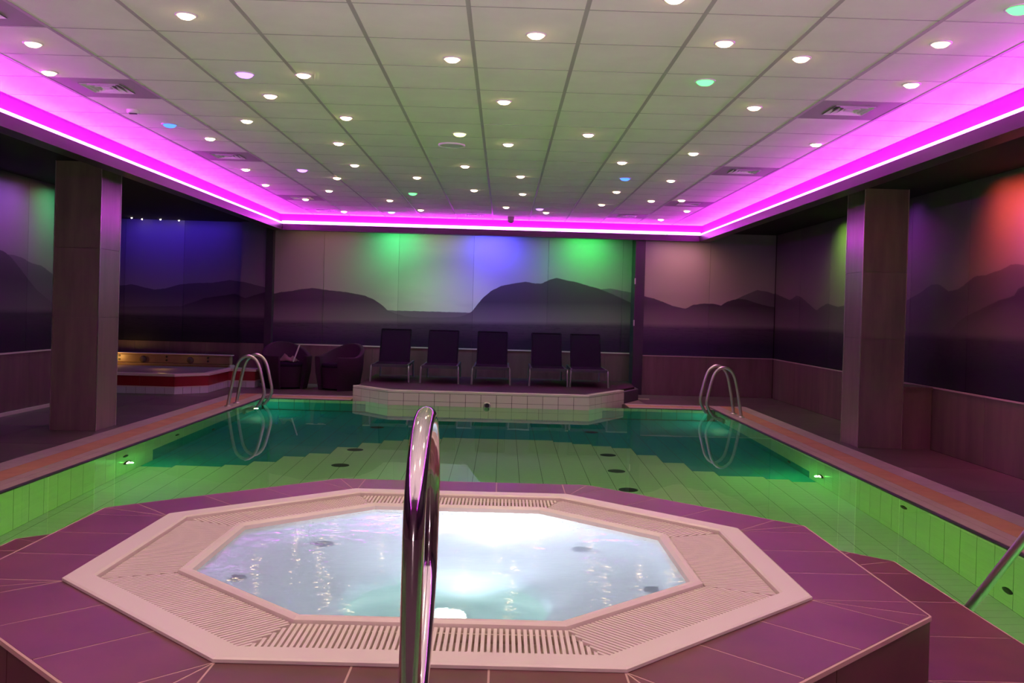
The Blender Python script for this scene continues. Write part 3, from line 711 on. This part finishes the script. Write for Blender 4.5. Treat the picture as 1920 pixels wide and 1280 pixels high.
def ladder(label, sgn, foot, edge, ys_):
    t = thing('pool_ladder', label, 'ladder', (foot, sum(ys_) / 2, 0), 0, 'steel ladders at the far corners of the pool')
    for y in ys_:
        dx = -sgn * 1.0     # towards the water
        P = [(foot, y, 0.0), (foot + dx * 0.05, y, 0.30), (foot + dx * 0.10, y, 0.52), (foot + dx * 0.16, y, 0.625), (foot + dx * 0.25, y, 0.67), (foot + dx * 0.34, y, 0.63), (foot + dx * 0.40, y, 0.53), (foot + dx * 0.455, y, 0.32), (foot + dx * 0.475, y, 0.20), (foot + dx * 0.45, y, 0.10), (foot + dx * 0.36, y, 0.0 - 0.03), (edge + dx * 0.10, y, -0.12), (edge + dx * 0.07, y, -0.3), (edge + dx * 0.07, y, -0.7)]
        MB().tube(bez(P, 5), 0.021, 14).build('rail', 'brushed_steel', t)
        MB().lathe([(0.045, 0.001), (0.045, 0.006), (0.022, 0.016)], (foot, y, 0), 18, cap0=True).build('rail_flange', 'brushed_steel', t)
    for z in (-0.3, -0.55):
        x = edge - sgn * 0.07
        MB().box(x - 0.04, x + 0.04, min(ys_), max(ys_), z - 0.015, z + 0.015).build('tread', 'brushed_steel', t)
    return t
ladder('steel pool ladder with two arched rails at the far left corner', -1, -3.60, PX0, (12.44, 12.84))
ladder('steel pool ladder with two arched rails at the far right corner', 1, 3.27, PX1, (12.80, 13.22))

# ------------------------------------------------------------------ sun loungers
def make_lounger(label):
    t = thing('sun_lounger', label, 'lounger', (0, 0, 0), 0, 'dark loungers in a row on the platform')
    for s in (-1, 1):
        x = s * 0.27
        LMB().bar((x, 0.02, 0.255), (x, 1.45, 0.255), 0.03, 0.04).build('side_rail', 'lounger_frame', t)
        LMB().tube(bez([(s * 0.275, 0.10, 0.265), (s * 0.288, 0.03, 0.24), (s * 0.292, 0.01, 0.18), (s * 0.30, 0.0, 0.0)], 5), 0.016, 10).build('leg', 'lounger_leg', t)
        LMB().tube(bez([(s * 0.27, 1.25, 0.25), (s * 0.275, 1.31, 0.2), (s * 0.28, 1.34, 0.0)], 5), 0.016, 10).build('leg', 'lounger_leg', t)
    LMB().bar((-0.275, 0.02, 0.258), (0.275, 0.02, 0.258), 0.04, 0.045).build('front_bar', 'lounger_frame', t)
    seat = LMB().box(-0.255, 0.255, 0.03, 0.82, 0.268, 0.278).build('seat_sling', 'lounger_fabric', t)
    b = LMB(); h = Vector((0, 0.80, 0.27)); d = Vector((0, 0.34, 0.53)); n = d.normalized()
    u = Vector((0, n.z, -n.y))
    pts = [h + Vector((sx * 0.235, 0, 0)) + d * q + u * o for o in (-0.006, 0.006) for sx, q in ((-1, 0), (1, 0), (1, 1), (-1, 1))]
    b.add(pts, [(3, 2, 1, 0), (4, 5, 6, 7), (0, 1, 5, 4), (1, 2, 6, 5), (2, 3, 7, 6), (3, 0, 4, 7)])
    b.build('backrest_sling', 'lounger_fabric', t)
    f = LMB()
    for s in (-1, 1): f.tube([h + Vector((s * 0.24, 0, 0)), h + Vector((s * 0.24, 0, 0)) + d], 0.014, 8)
    f.tube([h + Vector((-0.24, 0, 0)) + d, h + Vector((0.24, 0, 0)) + d], 0.014, 8)
    f.build('backrest_frame', 'lounger_fabric', t)
    LMB().bar((0, 1.03, 0.55), (0, 1.30, 0.26), 0.40, 0.012).build('back_support', 'lounger_frame', t)
    return t
lx = [(-1.755, 0.03), (-0.98, 0.01), (-0.175, 0.0), (0.727, 0.0), (1.365, -0.01)]
ll = ['dark sun lounger at the left end of the platform row', 'dark sun lounger second from the left on the platform', 'dark sun lounger in the middle of the platform row', 'dark sun lounger second from the right, close beside the end one', 'dark sun lounger at the right end of the platform row']
proto = make_lounger(ll[0])
for i, (x, a) in enumerate(lx):
    o = proto if i == 0 else copy_tree(proto)
    o.location = (x, 14.72, ZP - 0.004); o.rotation_euler = (0, 0, a); o['label'] = ll[i]

# ------------------------------------------------------------------ wicker tub chairs
def wicker_chair(label, x, y, rz):
    t = thing('wicker_chair', label, 'chair', (x, y, 0), rz, 'dark wicker armchairs by the far wall')
    mb = LMB(); N = 30; lo_o, hi_o, hi_i, lo_i = [], [], [], []
    for k in range(N + 1):
        a = math.radians(-145 + 290 * k / N) + math.pi / 2      # open towards -y
        f = max(0.0, math.cos((a - math.pi / 2) * 0.95)) ** 1.3
        h = 0.52 + 0.21 * f
        c, s = math.cos(a), math.sin(a)
        lo_o.append((0.33 * c, 0.33 * s, 0.0)); hi_o.append((0.40 * c, 0.40 * s, h)); hi_i.append((0.33 * c, 0.33 * s, h)); lo_i.append((0.27 * c, 0.27 * s, 0.0))
    mid_o = [((p[0] + q[0]) / 2 * 1.05, (p[1] + q[1]) / 2 * 1.05, q[2] * 0.55) for p, q in zip(lo_o, hi_o)]
    top_o = [(q[0] * 0.985, q[1] * 0.985, q[2] + 0.018) for q in hi_o]; top_i = [(q[0] * 1.02, q[1] * 1.02, q[2] + 0.018) for q in hi_i]
    mb.rings([lo_o, mid_o, hi_o, top_o, top_i, hi_i, lo_i], False)
    n = N + 1
    for k in (0, N):
        q = [L[k] for L in (lo_o, mid_o, hi_o, top_o, top_i, hi_i, lo_i)]
        mb.add(q, [tuple(range(7))])
    sh = mb.build('shell', 'wicker', t)
    for p in sh.data.polygons: p.use_smooth = True
    LMB().lathe([(0.25, 0.03), (0.26, 0.30), (0.262, 0.36)], (0, -0.03, 0), 28, cap0=True, cap1=True).build('seat_base', 'wicker', t)
    LMB().lathe([(0.255, 0.361), (0.268, 0.38), (0.262, 0.42), (0.23, 0.43)], (0, -0.03, 0), 28, cap0=True, cap1=True).build('cushion', 'lounger_fabric', t)
    return t
wicker_chair('dark wicker armchair beside the left ladder, with things lying on it', -3.52, 15.45, math.radians(28))
wicker_chair('dark wicker armchair next to the white tiled platform', -2.66, 15.42, math.radians(-30))
tw_ = LMB()
bg = thing('towel', 'dull brown crumpled towel lying on the left wicker armchair', 'towel', (-3.50, 15.36, 0.445))
tb = LMB(); P = []
for j in range(7):
    row = []
    for i in range(9):
        row.append((-0.17 + 0.34 * i / 8, -0.13 + 0.26 * j / 6, 0.005 + (0.08 + 0.05 * math.sin(i * 1.7 + j * 0.9)) * math.sin(math.pi * (i + 0.3) / 8.6) * math.sin(math.pi * (j + 0.3) / 6.6)))
    P += row
tb.add(P, [(j * 9 + i, j * 9 + i + 1, (j + 1) * 9 + i + 1, (j + 1) * 9 + i) for j in range(6) for i in range(8)], True)
to = tb.build('towel_cloth', 'towel', bg); md = to.modifiers.new('thick', 'SOLIDIFY'); md.thickness = 0.015
tag(MB().tube([(-3.37, 15.22, 0.445), (-3.27, 15.20, 0.72)], 0.011, 10).build('rolled_paper', 'white_plastic'), 'thin white stick leaning on the left wicker armchair', 'stick')

# ------------------------------------------------------------------ red hot tub in the recess
spa = thing('red_hot_tub', 'hot tub with red tiled sides standing in the left recess', 'hot tub', (-5.6, 14.9, 0))
foot = [(-7.3, 13.8), (-4.78, 13.8), (-4.40, 14.18), (-4.42, 15.25), (-4.00, 15.30), (-4.00, 15.62), (-4.6, 15.62), (-4.6, 16.2), (-7.3, 16.2)]
fv = [Vector(p) for p in foot]
MB().prism([p[:] for p in offs(fv, 0.012)], 0.0, 0.262).build('spa_core', 'grout', spa)
for p, q in zip(foot[:5], foot[1:6]):
    strip_along(p, q, 0.004, 0.100, 'lavender_tile', 'base_tile', 0.14, spa)
    strip_along(p, q, 0.116, 0.262, 'red_tile', 'red_tile', 0.5, spa)
    P, Q = Vector(p), Vector(q); d = (Q - P).normalized(); nn = Vector((-d.y, d.x))
    MB().prism([(P - nn * 0.006)[:], (Q - nn * 0.006)[:], (Q + nn * 0.02)[:], (P + nn * 0.02)[:]], 0.101, 0.115).build('base_trim', 'spa_rim', spa)
io = [Vector(p) for p in ((-7.3, 13.8), (-4.78, 13.8), (-4.40, 14.18), (-4.40, 15.62), (-4.6, 16.2), (-7.3, 16.2))]
def l3(d, z, pl=io): return [(p.x, p.y, z) for p in offs(pl, d)]
MB().rings([l3(-0.012, 0.264), l3(-0.012, 0.297), l3(0.0, 0.305), l3(0.08, 0.305), l3(0.09, 0.29)]).build('rim', 'spa_rim', spa)
MB().box(-4.41, -3.98, 15.28, 15.64, 0.264, 0.30).build('ledge', 'spa_rim', spa)
sb = MB().rings([l3(0.09, 0.29), l3(0.16, 0.2), l3(0.2, 0.05), l3(0.35, 0.03)]); sb.add(l3(0.35, 0.03), [tuple(range(6))]); sb.build('spa_shell', 'spa_shell', spa)
bk = MB(); bk.box(-7.3, -4.62, 16.06, 16.2, 0.305, 0.46); bk.build('spa_headwall', 'spa_shell', spa, 0.02)
MB().box(-7.3, -4.60, 16.03, 16.2, 0.46, 0.475).build('headwall_rim', 'spa_rim', spa)
for x in (-6.9, -6.1, -5.3):
    MB().lathe([(0.06, 0.0), (0.05, -0.03), (0.02, -0.04)], (x, 16.06, 0.37), 24, 'y', cap1=True).build('headrest', 'towel', spa).scale = (1, 1, 1)
for x in (-6.5, -5.7, -5.0):
    for z in (0.36, 0.42):
        MB().lathe([(0.018, 0.0), (0.018, -0.01)], (x, 16.06, z), 12, 'y', cap1=True).build('jet_nozzle', 'dark_fitting', spa)
light('spa_light', 'POINT', (-6.6, 15.75, 0.40), 4.5, (1.0, 0.5, 0.12), 0.05)
light('spa_light', 'POINT', (-5.5, 15.3, 0.42), 1.0, (1.0, 0.5, 0.12), 0.05)

# ------------------------------------------------------------------ ceiling fittings
WARM = [(-1.742, 5.069), (-2.882, 5.724), (-3.129, 6.438), (-1.376, 6.298), (-1.758, 6.953), (-2.195, 7.928), (-1.322, 7.671), (-2.781, 8.826), (-1.594, 8.879), (-1.655, 10.213), (-2.031, 11.266), (-2.36, 12.532), (-2.981, 10.777), (-3.094, 12.113), (-2.898, 13.613), (-2.614, 15.2), (-1.665, 13.439), (-1.329, 14.616), (-1.056, 11.021), (-0.456, 10.059), (-0.422, 12.037), (-0.01, 13.896), (0.146, 10.688), (0.201, 12.273), (0.605, 14.475), (-0.003, 8.67), (-0.042, 6.915), (-0.359, 5.785), (0.135, 5.233), (1.19, 5.275), (1.704, 5.539), (1.779, 6.862), (0.681, 8.092), (1.738, 8.86), (1.147, 9.509), (1.849, 10.677), (1.365, 11.787), (1.326, 13.208), (1.929, 12.613), (2.307, 12.459), (2.458, 15.016), (2.618, 13.697), (2.682, 8.221), (2.584, 6.067), (2.352, 5.161), (0.783, 4.567)]
COL = [(-1.771, 6.317, 'purple', 'large purple ceiling spotlight on the left side, nearest of the purple ones'), (-2.935, 8.197, 'blue', 'large blue ceiling spotlight near the left edge'), (-2.32, 10.688, 'purple', 'violet ceiling spotlight farther back on the left'), (-1.254, 12.556, 'green', 'green ceiling spotlight far back left of the middle'), (-1.836, 15.068, 'aqua', 'pale aqua ceiling spotlight close to the far edge'), (-0.427, 8.218, 'lime', 'yellow-green ceiling spotlight beside the round speaker'), (1.321, 10.615, 'blue', 'blue ceiling spotlight far back on the right'), (1.268, 6.145, 'green', 'large bright green ceiling spotlight right of the middle'), (2.452, 4.551, 'green', 'green ceiling spotlight cut by the upper right corner'), (0.488, 13.98, 'purple', 'small violet-white ceiling spotlight near the far middle')]
VENTS = [(-5, 0, 'air vent panel cut by the upper left corner'), (-5, 3, 'nearest whole grey air vent panel on the left'), (-5, 8, 'grey air vent panel on the left, middle distance'), (-5, 14, 'grey air vent panel on the left, far back'), (4, 3, 'nearest grey air vent panel on the right'), (4, 8, 'grey air vent panel on the right, middle distance'), (4, 13, 'grey air vent panel on the right, far back'), (-5, 17, 'air vent panel at the far edge, left'), (-1, 17, 'air vent panel at the far edge, middle'), (3, 16, 'air vent panel at the far edge, right')]
def downlight(nm, x, y, r, lamp, label, group):
    t = thing(nm, label, 'downlight', (x, y, ZC), 0, group)
    return t
def ring_mesh(r): return LMB().lathe([(r + 0.014, 0.0), (r + 0.012, -0.005), (r, -0.006), (r, 0.0)], (0, 0, 0), 24).mesh('trim_ring', 'vent_metal')
def lens_mesh(r, m): return LMB().lathe([(r, -0.003), (r * 0.9, -0.26 * r), (r * 0.65, -0.43 * r), (r * 0.3, -0.51 * r), (0.003, -0.53 * r)], (0, 0, 0), 20, cap1=True).mesh('lens', m)
rm, lm = ring_mesh(0.045), lens_mesh(0.045, 'lamp_warm')
WC = (1.0, 0.78, 0.55)
marks = [(x, y, {'purple': 'purple', 'blue': 'blue', 'green': 'green', 'aqua': 'aqua', 'lime': 'yellow-green'}[c] + ' spotlight') for x, y, c, _ in COL] + [(GX + (i + 0.5) * 0.6, GY + (j + 0.5) * 0.6, 'vent') for i, j, _ in VENTS]
mark_label = {}
names_col = ['nearest purple spotlight', 'blue spotlight at the left', 'farther violet spotlight', 'small green spotlight far back', 'pale aqua spotlight', 'yellow-green spotlight', 'blue spotlight at the right', 'large green spotlight', 'green spotlight in the upper right corner', 'violet-white spotlight at the far middle']
names_vent = ['corner vent at the upper left', 'nearest left vent', 'middle left vent', 'far left vent', 'nearest right vent', 'middle right vent', 'far right vent', 'left vent at the far edge', 'middle vent at the far edge', 'right vent at the far edge']
land = [(x, y, n) for (x, y, _, _), n in zip(COL, names_col)] + [(GX + (i + 0.5) * 0.6, GY + (j + 0.5) * 0.6, n) for (i, j, _), n in zip(VENTS, names_vent)]
used = {}
def warm_label(x, y):
    for dx, dy, n in sorted((((x - a), (y - b), n) for a, b, n in land), key=lambda q: math.hypot(q[0], q[1] * 0.6)):
        if abs(dx) < 0.22: s = 'behind' if dy > 0 else 'in front of'
        elif abs(dy) < 0.5: s = 'right of' if dx > 0 else 'left of'
        else: s = ('behind and ' if dy > 0 else 'in front and ') + ('right of' if dx > 0 else 'left of')
        l = 'small warm white downlight ' + s + ' the ' + n
        if l not in used: used[l] = 1; return l
for x, y in sorted(WARM, key=lambda q: min(math.hypot(q[0] - a, (q[1] - b) * 0.6) for a, b, _ in land)):
    t = thing('ceiling_downlight', warm_label(x, y), 'downlight', (x, y, ZC), 0, 'warm white starry downlights')
    link_copy(rm, 'trim_ring', t, (0, 0, 0)); link_copy(lm, 'lens', t, (0, 0, 0))
    light('downlight_beam', 'SPOT', (x, y, ZC - 0.03), P_DOWN, WC, 0.03, (0, 0, -1), 125, 1.0)
for x, y, c, lab in COL:
    t = thing('ceiling_spotlight', lab, 'spotlight', (x, y, ZC), 0, 'coloured ceiling spotlights')
    link_copy(ring_mesh(0.056), 'trim_ring', t, (0, 0, 0)); link_copy(lens_mesh(0.056, 'lamp_' + c), 'lens', t, (0, 0, 0))
for x, y in ((-2.6, 3.9), (-1.2, 3.6), (0.4, 3.8), (2.0, 3.5), (-2.0, 2.4), (-0.3, 2.6), (1.3, 2.3), (-2.7, 1.0), (-0.9, 0.9), (0.7, 1.2), (2.4, 0.8), (-1.6, -1.0), (1.4, -1.2)):
    light('downlight_beam', 'SPOT', (x, y, ZC - 0.03), P_DOWN, WC, 0.03, (0, 0, -1), 125, 1.0)  # more beams without fixtures, added to light the unseen near end
for x in (-2.6, 0.0, 2.3):
    light('ceiling_fill', 'SPOT', (x, -1.6, 0.5), P_FILL, (1.0, 0.68, 0.80), 0.1, (0, 0.8, 1), 104, 1.0)  # fill light from below without fixtures, added to brighten the ceiling
def vent(i, j, lab):
    x, y = GX + (i + 0.5) * 0.6, GY + (j + 0.5) * 0.6
    t = thing('air_vent', lab, 'vent', (x, y, ZC), 0, 'air vents in the ceiling')
    h = 0.294; q = 0.15
    LMB().rings([[(-s, -s, z), (s, -s, z), (s, s, z), (-s, s, z)] for s, z in ((h, 0.02), (h, 0.0), (q, 0.0), (q, 0.05))]).build('panel', 'vent_panel', t)
    LMB().box(-q, q, -q, q, 0.045, 0.055).build('duct_back', 'dark_fitting', t)
    for s in (0.145, 0.105, 0.065):
        LMB().rings([[(-k, -k, z), (k, -k, z), (k, k, z), (-k, k, z)] for k, z in ((s, -0.004), (s - 0.004, -0.004), (s - 0.030, 0.030), (s - 0.026, 0.030), (s, -0.004))]).build('louvre', 'vent_metal', t)
    LMB().box(-0.03, 0.03, -0.03, 0.03, 0.0, 0.008).build('louvre_centre', 'vent_metal', t)
    return t
for v in VENTS: vent(*v)
sp = thing('ceiling_speaker', 'round flat pale speaker in the ceiling left of the middle', 'speaker', (-0.528, 8.786, ZC))
LMB().lathe([(0.125, 0.0), (0.125, -0.012), (0.11, -0.018), (0.105, -0.010)], (0, 0, 0), 32).build('speaker_ring', 'white_plastic', sp)
LMB().lathe([(0.107, -0.010), (0.05, -0.014), (0.01, -0.015)], (0, 0, 0), 32, cap1=True).build('speaker_grille', 'vent_metal', sp)
dt = thing('motion_sensor', 'small white motion sensor between the left vent and the blue spotlight', 'sensor', (-3.025, 7.626, ZC))
LMB().lathe([(0.05, 0.0), (0.05, -0.02), (0.042, -0.028)], (0, 0, 0), 24, cap1=True).build('sensor_base', 'white_plastic', dt)
LMB().box(-0.03, 0.03, -0.008, 0.008, -0.034, -0.026).build('sensor_window', 'dark_fitting', dt)
cm = thing('ceiling_sensor', 'small grey hanging sensor at the far edge of the ceiling', 'sensor', (0.071, 15.195, ZC))
LMB().lathe([(0.055, 0.0), (0.055, -0.07), (0.04, -0.10), (0.015, -0.112)], (0, 0, 0), 20, cap1=True).build('sensor_body', 'vent_panel', cm)
LMB().lathe([(0.062, 0.0), (0.062, -0.012)], (0, 0, 0), 20, cap1=True).build('sensor_plate', 'white_plastic', cm)
for i, (x, y) in enumerate(((-6.357, 16.07), (-6.25, 16.25), (-5.924, 16.22), (-5.636, 16.30))):
    t = thing('star_light', ['tiny star light in the dark recess ceiling, leftmost', 'tiny star light in the recess ceiling, second from left', 'tiny star light in the recess ceiling, third from left', 'tiny star light in the recess ceiling, rightmost'][i], 'light', (x, y, ZS), 0, 'tiny star lights over the recess')
    LMB().lathe([(0.024, 0.0), (0.022, -0.006), (0.013, -0.01)], (0, 0, 0), 16).build('trim_ring', 'dark_fitting', t)
    LMB().lathe([(0.013, -0.008), (0.009, -0.02), (0.003, -0.024)], (0, 0, 0), 12, cap1=True).build('lens', 'star', t)

# ------------------------------------------------------------------ unseen colour lights, added to imitate blurred reflections on the mural walls
def added_wash(wall, x, y, z, length, power, colr, tilt=10, spread=170):
    l = bpy.data.lights.new('added_wall_wash', 'AREA'); l.shape = 'RECTANGLE'; l.size = length; l.size_y = 0.05
    l.energy = power * P_WASH; l.color = colr; l.spread = math.radians(spread)
    o = bpy.data.objects.new('added_wall_wash', l); col.objects.link(o); o.location = (x, y, z)
    o.rotation_euler = (math.radians(tilt), 0, math.radians({'back': 0, 'right': -90, 'left': 90}[wall]))
added_wash('back', -1.85, 16.03, 2.70, 0.6, 4.6, (0.05, 1.0, 0.20))
added_wash('back', -0.22, 16.03, 2.70, 0.6, 9.5, (0.09, 0.08, 1.0))
added_wash('back', 1.40, 16.03, 2.70, 0.6, 4.8, (0.05, 1.0, 0.12))
added_wash('back', -3.1, 16.03, 2.70, 1.2, 0.8, (1.0, 0.50, 0.28))
added_wash('back', -1.1, 16.03, 2.70, 1.2, 1.5, (0.95, 1.0, 0.5))
added_wash('back', 0.9, 16.03, 2.70, 1.6, 0.6, (0.7, 0.8, 0.6))
added_wash('back', 2.95, 15.62, 2.60, 0.8, 1.1, (1.0, 0.52, 0.26))
added_wash('back', -5.7, 16.0, 2.70, 1.8, 1.9, (0.10, 0.03, 1.0), 30)
added_wash('right', 4.25, 12.75, 2.70, 0.4, 1.2, (0.42, 1.0, 0.08), 30, 120)
added_wash('right', 4.25, 10.35, 2.68, 0.5, 1.3, (0.62, 0.1, 1.0), 35, 120)
added_wash('right', 4.22, 8.45, 2.70, 0.8, 2.6, (1.0, 0.10, 0.05), 40, 110)
added_wash('right', 4.22, 7.9, 2.66, 0.8, 1.5, (0.85, 0.1, 0.7), 30, 100)
added_wash('left', -5.3, 11.7, 2.70, 0.4, 0.7, (0.10, 1.0, 0.3), 35, 120)
added_wash('left', -5.3, 10.7, 2.70, 0.8, 1.1, (0.5, 0.15, 1.0), 30, 120)
added_wash('left', -5.3, 11.2, 2.70, 1.0, 0.25, (1.0, 0.5, 0.35), 40, 120)
